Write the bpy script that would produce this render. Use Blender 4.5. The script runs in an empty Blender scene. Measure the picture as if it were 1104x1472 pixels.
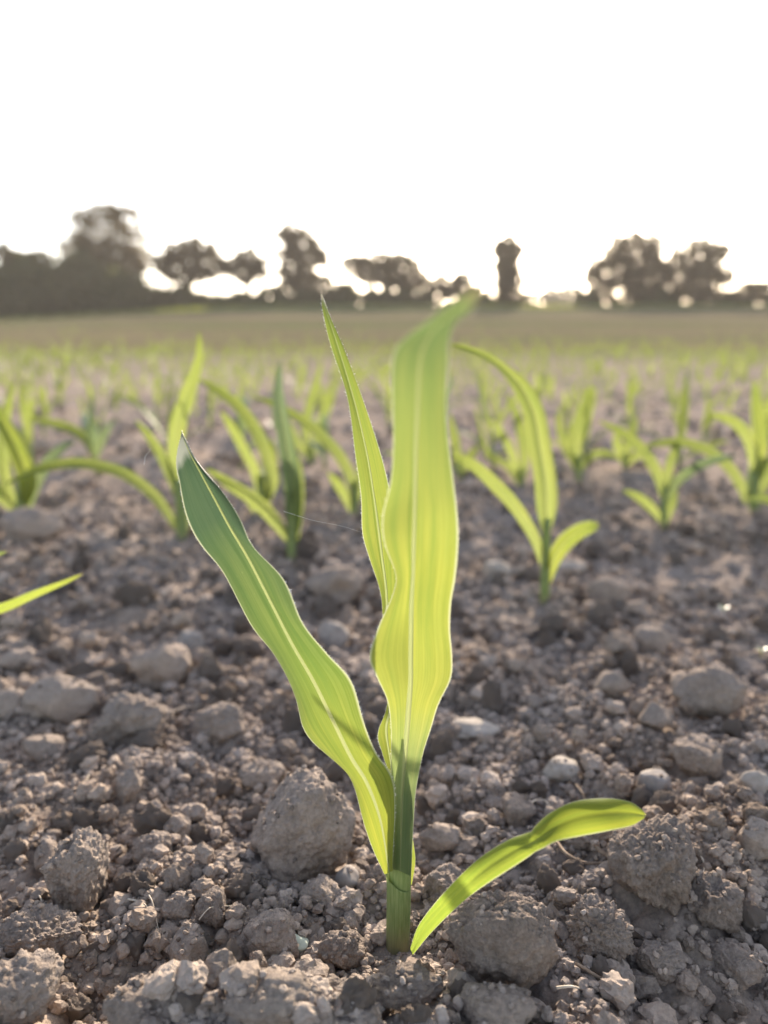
import bpy, bmesh, math, random
import numpy as np
from mathutils import Vector

random.seed(7)
RNG = np.random.default_rng(11)
R = math.radians
scene = bpy.context.scene
col = scene.collection

# ------------------------------------------------------------------ camera
H, PITCH, F = 0.26, R(11.8), 1080.0          # height, downward pitch, focal length in photo pixels
CP, SP = math.cos(PITCH), math.sin(PITCH)


def ray(px, py):
    a, b = (px - 552.0) / F, -(py - 736.0) / F
    return np.array([a, CP + b * SP, -SP + b * CP])


def at(px, py, Y):
    d = ray(px, py)
    t = Y / d[1]
    return np.array([d[0] * t, Y, H + d[2] * t])


# ------------------------------------------------------------------ noise
def _hash(ix, iy, iz, seed):
    h = (ix.astype(np.int64) * 374761393 + iy.astype(np.int64) * 668265263 + iz.astype(np.int64) * 2147483647 + seed * 1274126177) & 0xFFFFFFFF
    h = ((h ^ (h >> 13)) * 1274126177) & 0xFFFFFFFF
    h = ((h ^ (h >> 16)) * 2246822519) & 0xFFFFFFFF
    return ((h ^ (h >> 15)) & 0xFFFFFF) / float(0xFFFFFF)


def vn3(p, seed=0):
    i = np.floor(p)
    f = p - i
    f = f * f * f * (f * (f * 6 - 15) + 10)
    i = i.astype(np.int64)
    out = 0
    for dx in (0, 1):
        wx = f[..., 0] if dx else 1 - f[..., 0]
        for dy in (0, 1):
            wy = f[..., 1] if dy else 1 - f[..., 1]
            for dz in (0, 1):
                wz = f[..., 2] if dz else 1 - f[..., 2]
                out = out + wx * wy * wz * _hash(i[..., 0] + dx, i[..., 1] + dy, i[..., 2] + dz, seed)
    return out * 2 - 1


def vn2(x, y, seed=0):
    ix, iy = np.floor(x), np.floor(y)
    fx, fy = x - ix, y - iy
    fx = fx * fx * (3 - 2 * fx)
    fy = fy * fy * (3 - 2 * fy)
    ix, iy = ix.astype(np.int64), iy.astype(np.int64)
    z = np.zeros_like(ix)
    h = lambda a, b: _hash(ix + a, iy + b, z, seed)
    return ((h(0, 0) * (1 - fx) + h(1, 0) * fx) * (1 - fy) + (h(0, 1) * (1 - fx) + h(1, 1) * fx) * fy) * 2 - 1


def bumps2(x, y, seed):
    """rounded crumbs: domes round jittered cell points"""
    ix, iy = np.floor(x).astype(np.int64), np.floor(y).astype(np.int64)
    best = np.zeros_like(x)
    z = np.zeros_like(ix)
    for a in (-1, 0, 1):
        for b in (-1, 0, 1):
            cx = ix + a + _hash(ix + a, iy + b, z, seed)
            cy = iy + b + _hash(ix + a, iy + b, z, seed + 1)
            r = 0.35 + 0.5 * _hash(ix + a, iy + b, z, seed + 2)
            d2 = ((x - cx) ** 2 + (y - cy) ** 2) / (r * r)
            best = np.maximum(best, r * np.sqrt(np.clip(1 - d2, 0, 1)))
    return best


def bumps3(p, seed):
    i = np.floor(p).astype(np.int64)
    best = np.full(p.shape[0], 9.0)
    for a in (-1, 0, 1):
        for b in (-1, 0, 1):
            for c in (-1, 0, 1):
                q = i + np.array([a, b, c])
                c3 = np.stack([q[:, k] + _hash(q[:, 0], q[:, 1], q[:, 2], seed + k) for k in range(3)], -1)
                best = np.minimum(best, ((p - c3) ** 2).sum(-1))
    return np.sqrt(best)


def sstep(a, b, x):
    t = np.clip((x - a) / (b - a), 0, 1)
    return t * t * (3 - 2 * t)


# ------------------------------------------------------------------ terrain
def gauss(x, y, cx, cy, sx, sy):
    return np.exp(-((x - cx) / sx) ** 2 - ((y - cy) / sy) ** 2)


def height(x, y, fine=True):
    x = np.asarray(x, float)
    y = np.asarray(y, float)
    t = np.clip((y - 6.0) / 114.0, 0, 1)
    z = 7.5 * t ** 1.3 + 0.004 * np.clip(y - 120, 0, None)
    z = z - 2.0 * sstep(-15, -66, x) * sstep(30, 112, y)
    near = 1 - sstep(6, 30, y)
    z = z + 0.011 * vn2(x / .21, y / .21, 3) + 0.0075 * vn2(x / .085, y / .085, 4)
    z = z + (0.022 * vn2(x / .55, y / .4, 5) + 0.03 * vn2(x / 1.9, y / 1.1, 6)) * sstep(.75, 2.2, y)
    z = z - 0.02 * gauss(x, y, .1, .75, .6, .22)
    z = z + 0.030 * gauss(x, y, -.045, .236, .075, .022) * (1 + .3 * vn2(x / .02, y / .02, 8)) + 0.012 * gauss(x, y, -.16, .225, .03, .03)
    z = z - 0.016 * gauss(x, y, -.125, .262, .055, .03)
    z = z - 0.010 * gauss(x, y, .17, .27, .06, .05)
    if fine:
        z = z + near * (0.0062 * vn2(x / .028, y / .028, 7))
        dome = 0.0105 * bumps2(x / .015, y / .015, 21) + 0.0055 * bumps2(x / .0065, y / .0065, 31)
        foot = 1 - .8 * gauss(x, y, .006, .285, .022, .022)
        z = z + (dome * 0.7 * foot - .0062) * (1 - sstep(2.0, 4.0, y))
    return z


Z0 = float(height(0.0, 0.291))


def hit(px, py):
    d = ray(px, py)
    ts = np.concatenate([np.arange(.12, 3, .0015), np.arange(3, 40, .02)])
    P = d[None, :] * ts[:, None] + np.array([0, 0, H])
    below = P[:, 2] < height(P[:, 0], P[:, 1], False)
    k = int(np.argmax(below)) if below.any() else len(ts) - 1
    return P[k]


# ------------------------------------------------------------------ helpers
def tag(o, label=None, cat=None, group=None, kind=None):
    for k, v in (('label', label), ('category', cat), ('group', group), ('kind', kind)):
        if v:
            o[k] = v
    return o


def empty(name, loc):
    o = bpy.data.objects.new(name, None)
    o.empty_display_size = .02
    o.location = loc
    col.objects.link(o)
    return o


def link_mesh(name, V, Fc, mat, parent=None, origin=(0, 0, 0), smooth=True, uv=None, attrs=None):
    V = np.asarray(V, float) - np.asarray(origin, float)
    me = bpy.data.meshes.new(name)
    if isinstance(Fc, np.ndarray):
        n, k = Fc.shape
        me.vertices.add(len(V))
        me.vertices.foreach_set('co', V.astype(np.float32).ravel())
        me.loops.add(n * k)
        me.loops.foreach_set('vertex_index', Fc.astype(np.int32).ravel())
        me.polygons.add(n)
        me.polygons.foreach_set('loop_start', np.arange(0, n * k, k, dtype=np.int32))
        me.update(calc_edges=True)
    else:
        me.from_pydata([tuple(v) for v in V], [], Fc)
    me.polygons.foreach_set('use_smooth', [smooth] * len(me.polygons))
    if uv is not None:
        l = me.uv_layers.new(name='UVMap')
        idx = np.empty(len(me.loops), np.int32)
        me.loops.foreach_get('vertex_index', idx)
        l.data.foreach_set('uv', np.asarray(uv, np.float32)[idx].ravel())
    for k, a in (attrs or {}).items():
        at_ = me.attributes.new(k, 'FLOAT', 'POINT')
        at_.data.foreach_set('value', np.asarray(a, np.float32))
    me.materials.append(mat)
    o = bpy.data.objects.new(name, me)
    col.objects.link(o)
    if parent is not None:
        o.parent = parent
    else:
        o.location = origin
    return o


def copy_tree(o, parent=None):
    c = o.copy()
    col.objects.link(c)
    if parent is not None:
        c.parent = parent
    for ch in list(o.children):
        copy_tree(ch, c)
    return c


def catmull(P, n):
    P = np.asarray(P, float)
    P = np.vstack([2 * P[0] - P[1], P, 2 * P[-1] - P[-2]])
    m = len(P) - 3
    ts = np.linspace(0, m - 1e-6, n)
    i = np.floor(ts).astype(int)
    t = (ts - i)[:, None]
    a, b, c, d = P[i], P[i + 1], P[i + 2], P[i + 3]
    return .5 * (2 * b + (c - a) * t + (2 * a - 5 * b + 4 * c - d) * t ** 2 + (3 * b - a - 3 * c + d) * t ** 3)


def tube(C, rad, sides=8, squash=None):
    """verts, quads of a closed tube along points C"""
    C = np.asarray(C, float)
    n = len(C)
    rad = np.broadcast_to(np.asarray(rad, float), (n,))
    T = np.gradient(C, axis=0)
    T /= np.linalg.norm(T, axis=1)[:, None] + 1e-12
    up = np.array([0.13, 0.98, 0.15])
    V, Fc = [], []
    for k in range(n):
        s = np.cross(T[k], up)
        s /= np.linalg.norm(s) + 1e-12
        u = np.cross(s, T[k])
        for j in range(sides):
            a = 2 * math.pi * j / sides
            V.append(C[k] + rad[k] * (math.cos(a) * s + math.sin(a) * u * (squash or 1)))
    for k in range(n - 1):
        for j in range(sides):
            b = (j + 1) % sides
            Fc.append((k * sides + j, k * sides + b, (k + 1) * sides + b, (k + 1) * sides + j))
    V.append(C[0]); V.append(C[-1])
    for j in range(sides):
        b = (j + 1) % sides
        Fc.append((b, j, n * sides, ))
        Fc.append(((n - 1) * sides + j, (n - 1) * sides + b, n * sides + 1))
    return np.array(V), Fc


def join(parts):
    V, Fc, off = [], [], 0
    for v, f in parts:
        V.append(v)
        Fc += [tuple(i + off for i in q) for q in f]
        off += len(v)
    return np.vstack(V), Fc


# ------------------------------------------------------------------ materials
def new_mat(name):
    m = bpy.data.materials.new(name)
    m.use_nodes = True
    nt = m.node_tree
    nt.nodes.clear()
    out = nt.nodes.new('ShaderNodeOutputMaterial')
    return m, nt, out


def node(nt, typ, **kw):
    n = nt.nodes.new(typ)
    for k, v in kw.items():
        if k in n.bl_rna.properties:
            setattr(n, k, v)
        else:
            n.inputs[k].default_value = v
    return n


def ramp(nt, fac, stops):
    r = nt.nodes.new('ShaderNodeValToRGB')
    e = r.color_ramp.elements
    while len(e) > 1:
        e.remove(e[-1])
    e[0].position, e[0].color = stops[0][0], (*stops[0][1], 1)
    for p, c in stops[1:]:
        x = e.new(p)
        x.color = (*c, 1)
    nt.links.new(fac, r.inputs[0])
    return r.outputs[0]


def mixc(nt, fac, a, b, mode='MIX'):
    m = nt.nodes.new('ShaderNodeMix')
    m.data_type = 'RGBA'
    m.blend_type = mode
    for sock, v in ((m.inputs[0], fac), (m.inputs[6], a), (m.inputs[7], b)):
        if hasattr(v, 'is_output'):
            nt.links.new(v, sock)
        elif isinstance(v, (int, float)):
            sock.default_value = v
        else:
            sock.default_value = (*v, 1)
    return m.outputs[2]


def math_n(nt, op, a, b=None, c=None):
    m = nt.nodes.new('ShaderNodeMath')
    m.operation = op
    for i, v in enumerate((a, b, c)):
        if v is None:
            continue
        if hasattr(v, 'is_output'):
            nt.links.new(v, m.inputs[i])
        else:
            m.inputs[i].default_value = v
    return m.outputs[0]


def soil_mat(name, dark, light, scale=1.0, bump=1.0, use_tint=True, field=False):
    m, nt, out = new_mat(name)
    tc = node(nt, 'ShaderNodeTexCoord')
    n1 = node(nt, 'ShaderNodeTexNoise', Scale=70 * scale, Detail=6, Roughness=.65)
    n2 = node(nt, 'ShaderNodeTexNoise', Scale=520 * scale, Detail=5, Roughness=.7)
    n3 = node(nt, 'ShaderNodeTexNoise', Scale=9 * scale, Detail=3)
    for n in (n1, n2, n3):
        nt.links.new(tc.outputs['Object'], n.inputs['Vector'])
    f = math_n(nt, 'MULTIPLY_ADD', n1.outputs[0], .55, math_n(nt, 'MULTIPLY', n2.outputs[0], .45))
    if use_tint:
        a = node(nt, 'ShaderNodeAttribute', attribute_name='tint')
        oi = node(nt, 'ShaderNodeObjectInfo')
        rnd = math_n(nt, 'ADD', a.outputs['Fac'], math_n(nt, 'MULTIPLY', math_n(nt, 'SUBTRACT', oi.outputs['Random'], .5), .14))
        f = math_n(nt, 'ADD', f, math_n(nt, 'MULTIPLY', rnd, .45))
    base = ramp(nt, f, [(.28, dark), (.72, light)])
    warm = mixc(nt, .55, base, (1.10, 1.0, .86), 'MULTIPLY')
    c = mixc(nt, ramp(nt, n3.outputs[0], [(.40, (0, 0, 0)), (.62, (1, 1, 1))]), base, warm)
    if field:
        # far field: the young crop and dry crust tint the ground in broad drill bands
        sp = node(nt, 'ShaderNodeSeparateXYZ')
        nt.links.new(tc.outputs['Object'], sp.inputs[0])
        far = node(nt, 'ShaderNodeMapRange', interpolation_type='SMOOTHSTEP')
        far.inputs[1].default_value, far.inputs[2].default_value = 9.0, 19.0
        nt.links.new(sp.outputs[1], far.inputs[0])
        nb = node(nt, 'ShaderNodeTexNoise', Scale=.11, Detail=6, Roughness=.65)
        mp = node(nt, 'ShaderNodeMapping')
        mp.inputs['Scale'].default_value = (.10, 1.0, 1)
        nt.links.new(tc.outputs['Object'], mp.inputs[0])
        nt.links.new(mp.outputs[0], nb.inputs['Vector'])
        fc = ramp(nt, nb.outputs[0], [(.40, (.118, .093, .064)), (.5, (.148, .122, .080)), (.58, (.092, .100, .050))])
        c = mixc(nt, far.outputs[0], c, fc)
    b1 = node(nt, 'ShaderNodeBump', Strength=.75 * bump, Distance=.0016 / scale)
    b2 = node(nt, 'ShaderNodeBump', Strength=.7 * bump, Distance=.0005 / scale)
    n4 = node(nt, 'ShaderNodeTexNoise', Scale=230 * scale, Detail=6, Roughness=.68)
    n5 = node(nt, 'ShaderNodeTexNoise', Scale=1300 * scale, Detail=3, Roughness=.6)
    for n in (n4, n5):
        nt.links.new(tc.outputs['Object'], n.inputs['Vector'])
    nt.links.new(n4.outputs[0], b1.inputs['Height'])
    nt.links.new(n5.outputs[0], b2.inputs['Height'])
    nt.links.new(b1.outputs[0], b2.inputs['Normal'])
    p = node(nt, 'ShaderNodeBsdfPrincipled', Roughness=.92)
    p.inputs['Specular IOR Level'].default_value = 0
    nt.links.new(c, p.inputs['Base Color'])
    nt.links.new(b2.outputs[0], p.inputs['Normal'])
    nt.links.new(p.outputs[0], out.inputs[0])
    return m


def leaf_mat(name, tip, base, trans_gain=1.0, margin=True, mid=None, stops=(0, .45, .9), gloss=.4, tipcol=(.34, .27, .14), tip0=.955, foot=None, veinmix=.8):
    """thin leaf: diffuse + translucent + soft sheen; UV u runs across, v from base to tip"""
    m, nt, out = new_mat(name)
    tc = node(nt, 'ShaderNodeTexCoord')
    sp = node(nt, 'ShaderNodeSeparateXYZ')
    nt.links.new(tc.outputs['UV'], sp.inputs[0])
    u, v = sp.outputs[0], sp.outputs[1]
    # fine parallel veins
    mp = node(nt, 'ShaderNodeMapping')
    mp.inputs['Scale'].default_value = (70, 1.4, 1)
    nt.links.new(tc.outputs['UV'], mp.inputs[0])
    nv = node(nt, 'ShaderNodeTexNoise', Scale=1.0, Detail=3, Roughness=.6)
    nt.links.new(mp.outputs[0], nv.inputs['Vector'])
    mp2 = node(nt, 'ShaderNodeMapping')
    mp2.inputs['Scale'].default_value = (5, 2.2, 1)
    nt.links.new(tc.outputs['UV'], mp2.inputs[0])
    nb = node(nt, 'ShaderNodeTexNoise', Scale=1.3, Detail=4, Roughness=.6)
    nt.links.new(mp2.outputs[0], nb.inputs['Vector'])
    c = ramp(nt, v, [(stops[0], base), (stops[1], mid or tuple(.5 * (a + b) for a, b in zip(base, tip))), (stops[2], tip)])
    veins = ramp(nt, nv.outputs[0], [(.34, (.72, .78, .64)), (.52, (1.0, 1.0, 1.0)), (.70, (1.14, 1.09, 1.22))])
    if foot:
        c = mixc(nt, ramp(nt, v, [(.13, (1, 1, 1)), (.27, (0, 0, 0))]), c, foot)
    c = mixc(nt, veinmix, c, veins, 'MULTIPLY')
    blot = ramp(nt, nb.outputs[0], [(.33, (.66, .80, .74)), (.64, (1.12, 1.06, 1.0))])
    c = mixc(nt, .75, c, blot, 'MULTIPLY')
    # tiny pale flecks
    nf = node(nt, 'ShaderNodeTexNoise', Scale=60, Detail=2)
    mp3 = node(nt, 'ShaderNodeMapping')
    mp3.inputs['Scale'].default_value = (2, 3, 1)
    nt.links.new(tc.outputs['UV'], mp3.inputs[0])
    nt.links.new(mp3.outputs[0], nf.inputs['Vector'])
    fl = ramp(nt, nf.outputs[0], [(.72, (0, 0, 0)), (.78, (1, 1, 1))])
    c = mixc(nt, math_n(nt, 'MULTIPLY', fl, .5), c, (.5, .5, .25))
    if margin:
        d = math_n(nt, 'ABSOLUTE', math_n(nt, 'SUBTRACT', u, .5))
        e = ramp(nt, d, [(.470, (0, 0, 0)), (.492, (1, 1, 1))])
        c = mixc(nt, math_n(nt, 'MULTIPLY', e, .7), c, (.62, .62, .40))
    if margin:
        tipn = math_n(nt, 'ADD', v, math_n(nt, 'MULTIPLY', math_n(nt, 'SUBTRACT', nb.outputs[0], .5), .05))
        tm = ramp(nt, tipn, [(tip0, (0, 0, 0)), (tip0 + .035, (1, 1, 1))])
        c = mixc(nt, math_n(nt, 'MULTIPLY', tm, .85), c, tipcol)
    dif = node(nt, 'ShaderNodeBsdfDiffuse')
    dc = mixc(nt, 1.0, c, (.68, .74, .76), 'MULTIPLY')
    nt.links.new(dc, dif.inputs[0])
    tr = node(nt, 'ShaderNodeBsdfTranslucent')
    tcx = mixc(nt, 1.0, c, (.465 * trans_gain, .485 * trans_gain, .53 * trans_gain), 'MULTIPLY')
    nt.links.new(tcx, tr.inputs[0])
    mx = node(nt, 'ShaderNodeMixShader', Fac=.62)
    nt.links.new(dif.outputs[0], mx.inputs[1])
    nt.links.new(tr.outputs[0], mx.inputs[2])
    gl = node(nt, 'ShaderNodeBsdfGlossy', Roughness=.5)
    fr = node(nt, 'ShaderNodeFresnel', IOR=1.4)
    mg = node(nt, 'ShaderNodeMixShader')
    nt.links.new(math_n(nt, 'MULTIPLY', fr.outputs[0], gloss), mg.inputs[0])
    nt.links.new(mx.outputs[0], mg.inputs[1])
    nt.links.new(gl.outputs[0], mg.inputs[2])
    bp = node(nt, 'ShaderNodeBump', Strength=.22, Distance=.0004)
    nt.links.new(nv.outputs[0], bp.inputs['Height'])
    for s in (dif, tr, gl):
        nt.links.new(bp.outputs[0], s.inputs['Normal'])
    nt.links.new(mg.outputs[0], out.inputs[0])
    return m


def plain_mat(name, c1, c2, rough=.8, scale=200, trans=0.0, bump=.3, dist=.0005, stretch=None):
    m, nt, out = new_mat(name)
    tc = node(nt, 'ShaderNodeTexCoord')
    n = node(nt, 'ShaderNodeTexNoise', Scale=scale, Detail=5, Roughness=.6)
    src = tc.outputs['Object']
    if stretch:
        mp = node(nt, 'ShaderNodeMapping')
        mp.inputs['Scale'].default_value = stretch
        nt.links.new(src, mp.inputs[0])
        src = mp.outputs[0]
    nt.links.new(src, n.inputs['Vector'])
    c = ramp(nt, n.outputs[0], [(.35, c1), (.65, c2)])
    p = node(nt, 'ShaderNodeBsdfPrincipled', Roughness=rough)
    p.inputs['Specular IOR Level'].default_value = .3 if rough < .85 else .05
    nt.links.new(c, p.inputs['Base Color'])
    bp = node(nt, 'ShaderNodeBump', Strength=bump, Distance=dist)
    nt.links.new(n.outputs[0], bp.inputs['Height'])
    nt.links.new(bp.outputs[0], p.inputs['Normal'])
    sh = p.outputs[0]
    if trans:
        tr = node(nt, 'ShaderNodeBsdfTranslucent')
        nt.links.new(c, tr.inputs[0])
        mx = node(nt, 'ShaderNodeMixShader', Fac=trans)
        nt.links.new(sh, mx.inputs[1])
        nt.links.new(tr.outputs[0], mx.inputs[2])
        sh = mx.outputs[0]
    nt.links.new(sh, out.inputs[0])
    return m


SOIL_D, SOIL_L = (.105, .086, .075), (.36, .302, .265)
M_ground = soil_mat('field soil', SOIL_D, SOIL_L, use_tint=False, field=True)
M_crumb = soil_mat('soil crumbs', SOIL_D, SOIL_L)
M_clod = soil_mat('dry clod', (.145, .119, .104), (.39, .33, .29), bump=2.0)
M_rough = soil_mat('rough clod', (.135, .110, .096), (.38, .318, .278), bump=2.4)
M_dry = soil_mat('pale dry clod', (.19, .157, .138), (.46, .39, .345), bump=2.0)
M_pale = plain_mat('pale stone', (.25, .215, .185), (.34, .30, .265), .95, 150)
M_blue = plain_mat('blue grey flint', (.20, .175, .16), (.275, .245, .225), .9, 160)
M_green_st = plain_mat('greenish pebble', (.28, .32, .26), (.40, .43, .36), .6, 200)
M_root = plain_mat('dry root', (.40, .33, .25), (.60, .52, .42), .8, 300)
M_droot = plain_mat('dark root', (.14, .10, .075), (.26, .20, .15), .85, 300)
M_silk = plain_mat('spider silk', (.7, .68, .65), (.8, .8, .78), .4, 300)
M_leafA = leaf_mat('maize leaf left', (.075, .12, .06), (.40, .42, .06), 1.08, mid=(.20, .27, .055), stops=(0.05, .38, .68), tipcol=(.36, .37, .30), tip0=.82)  # naturally greener tip, darkened further: shade of the turned upper blade put into colour
M_leafB = leaf_mat('maize leaf', (.20, .27, .09), (.36, .38, .075), 1.15, mid=(.34, .37, .065), stops=(0.1, .5, .88), foot=(.30, .37, .15), veinmix=.55)
M_leafC = leaf_mat('maize leaf yellow', (.28, .33, .06), (.36, .38, .065), 1.15)
M_leafD = leaf_mat('first leaf', (.36, .39, .045), (.26, .33, .045), 1.6)
M_leafG = leaf_mat('field maize leaf', (.31, .35, .075), (.36, .39, .11), 1.15, False, gloss=.05)
M_grey = leaf_mat('dull maize leaf', (.20, .26, .14), (.28, .33, .12), .95, False, gloss=.15)
M_rib = leaf_mat('midrib', (.40, .43, .17), (.44, .46, .20), 1.05, False)
M_stem = plain_mat('maize stem', (.165, .225, .075), (.26, .315, .12), .5, 90, .30, .25, .0004, (14, 14, 1))
# the foot of a maize stem is browner and dust-stained
_nt = M_stem.node_tree
_tc = _nt.nodes.new('ShaderNodeTexCoord'); _sp = _nt.nodes.new('ShaderNodeSeparateXYZ')
_nt.links.new(_tc.outputs['Object'], _sp.inputs[0])
_mr = _nt.nodes.new('ShaderNodeMapRange')
_mr.inputs[1].default_value, _mr.inputs[2].default_value, _mr.inputs[3].default_value, _mr.inputs[4].default_value = .0, .014, .6, 0
_nt.links.new(_sp.outputs[2], _mr.inputs[0])
_p = next(n for n in _nt.nodes if n.type == 'BSDF_PRINCIPLED')
_src = _p.inputs['Base Color'].links[0].from_socket
_nt.links.new(mixc(_nt, _mr.outputs[0], _src, (.33, .25, .17)), _p.inputs['Base Color'])
M_sheath = plain_mat('dry sheath', (.30, .26, .14), (.42, .37, .20), .6, 120, .3, .3, .0004, (10, 10, 1))
M_bark = plain_mat('bark', (.06, .05, .04), (.11, .09, .075), .95, 6, 0, .5, .03)


def foliage_mat(name, c1, c2):
    m, nt, out = new_mat(name)
    a = node(nt, 'ShaderNodeAttribute', attribute_name='tint')
    c = ramp(nt, a.outputs['Fac'], [(0, c1), (1, c2)])
    d = node(nt, 'ShaderNodeBsdfDiffuse')
    t = node(nt, 'ShaderNodeBsdfTranslucent')
    nt.links.new(c, d.inputs[0])
    nt.links.new(mixc(nt, 1.0, c, (1.5, 1.3, .7), 'MULTIPLY'), t.inputs[0])
    mx = node(nt, 'ShaderNodeMixShader', Fac=.4)
    nt.links.new(d.outputs[0], mx.inputs[1])
    nt.links.new(t.outputs[0], mx.inputs[2])
    nt.links.new(mx.outputs[0], out.inputs[0])
    return m


M_fol = foliage_mat('tree leaves', (.045, .038, .024), (.105, .085, .05))
M_fold = foliage_mat('dark leaves', (.035, .045, .025), (.075, .085, .045))
M_verge = foliage_mat('verge grass', (.10, .14, .04), (.20, .23, .08))

# ------------------------------------------------------------------ ground: one sheet, fine near the camera
def axis(fine0, fine1, step, lo, hi, grow):
    c = list(np.arange(fine0, fine1, step))
    s, v = step, c[-1]
    while v < hi:
        s *= grow
        v += s
        c.append(v)
    s, v, left = step, c[0], []
    while v > lo:
        s *= grow
        v -= s
        left.append(v)
    return np.array(left[::-1] + c)


gx = axis(-.42, .42, .0022, -420, 420, 1.055)
gy = axis(.13, .72, .0020, -60, 460, 1.022)
GX, GY = np.meshgrid(gx, gy)
GZ = height(GX, GY)
nx, ny = len(gx), len(gy)
idx = np.arange(nx * ny).reshape(ny, nx)
quads = np.stack([idx[:-1, :-1], idx[:-1, 1:], idx[1:, 1:], idx[1:, :-1]], -1).reshape(-1, 4)
g = link_mesh('ground', np.stack([GX, GY, GZ], -1).reshape(-1, 3), quads, M_ground)
tag(g, 'dry grey brown ploughed soil of the maize field', 'ground', kind='structure')


# ------------------------------------------------------------------ clods
ICO = {}


def ico(s):
    if s not in ICO:
        bm = bmesh.new()
        bmesh.ops.create_icosphere(bm, subdivisions=s, radius=1)
        V = np.array([v.co[:] for v in bm.verts])
        Fc = np.array([[v.index for v in f.verts] for f in bm.faces])
        bm.free()
        ICO[s] = (V, Fc)
    return ICO[s]


def clod_shape(seed, sub, facets=7, rough=.10, crumb=0.0, low=.22):
    rs = np.random.default_rng(seed)
    V, Fc = ico(sub)
    n = V / np.linalg.norm(V, axis=1)[:, None]
    o = rs.uniform(-50, 50, 3)
    V = n * (1 + low * vn3(n * 1.3 + o, seed) + .5 * low * vn3(n * 2.6 + o, seed + 1))[:, None]
    for _ in range(facets):
        d = rs.normal(size=3)
        d /= np.linalg.norm(d)
        c = rs.uniform(.62, .92)
        k = V @ d
        V = V - d[None, :] * (np.clip(k - c, 0, None) * .88)[:, None]
    if sub >= 3:
        f = rough * (.5 * vn3(V * 4 + o, seed + 2) + .3 * vn3(V * 9 + o, seed + 3))
        if sub >= 5:
            f = f + rough * (.22 * vn3(V * 19 + o, seed + 4) + .14 * vn3(V * 40 + o, seed + 5))
        if crumb:
            f = f + crumb * (.55 - bumps3(V * 5.5 + o, seed + 6)) + .5 * crumb * (.55 - bumps3(V * 12 + o, seed + 9))
        V = V + n * f[:, None]
    elif sub == 2:
        V = V + n * (.16 * vn3(V * 3.1 + o, seed + 2) + .10 * vn3(V * 6 + o, seed + 3))[:, None]
    return V, Fc


def rot_matrix(rs):
    q = rs.normal(size=4)
    q /= np.linalg.norm(q)
    w, x, y, z = q
    return np.array([[1 - 2 * (y * y + z * z), 2 * (x * y - z * w), 2 * (x * z + y * w)],
                     [2 * (x * y + z * w), 1 - 2 * (x * x + z * z), 2 * (y * z - x * w)],
                     [2 * (x * z - y * w), 2 * (y * z + x * w), 1 - 2 * (x * x + y * y)]])


TAKEN = []      # x, y, radius of the big clods


def clod(name, px, py, w, h, label, cat, mat, seed, facets=7, rough=.10, crumb=0.0, sub=5, group=None, rotz=0, bury=.25, thick=None):
    """px,py = where the middle of its foot shows; w,h = size in photo pixels"""
    b = hit(px, py)
    dep = b[1] * CP + (H - b[2]) * SP
    sx, sz = w * .5 * dep / F, h * .5 * dep / F
    V, Fc = clod_shape(seed, sub, facets, rough, crumb)
    V = V / (np.abs(V).max(0)[None, :])
    sy = thick * dep / F if thick else (sx + sz) * .5
    V = V * np.array([sx, sy, sz])
    if rotz:
        c, s = math.cos(rotz), math.sin(rotz)
        V = V @ np.array([[c, s * .0, s], [0, 1, 0], [-s, 0, c]])
    c = np.array([b[0], b[1] + sy * (1.15 if thick else .35), b[2] + sz * (1 - 2 * bury)])
    o = link_mesh(name, V + c, Fc, mat, None, c, attrs={'tint': np.full(len(V), RNG.uniform(-.1, .1))})
    tag(o, label, cat, group)
    TAKEN.append((c[0], c[1], max(sx, sy) * .8))
    return o


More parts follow.
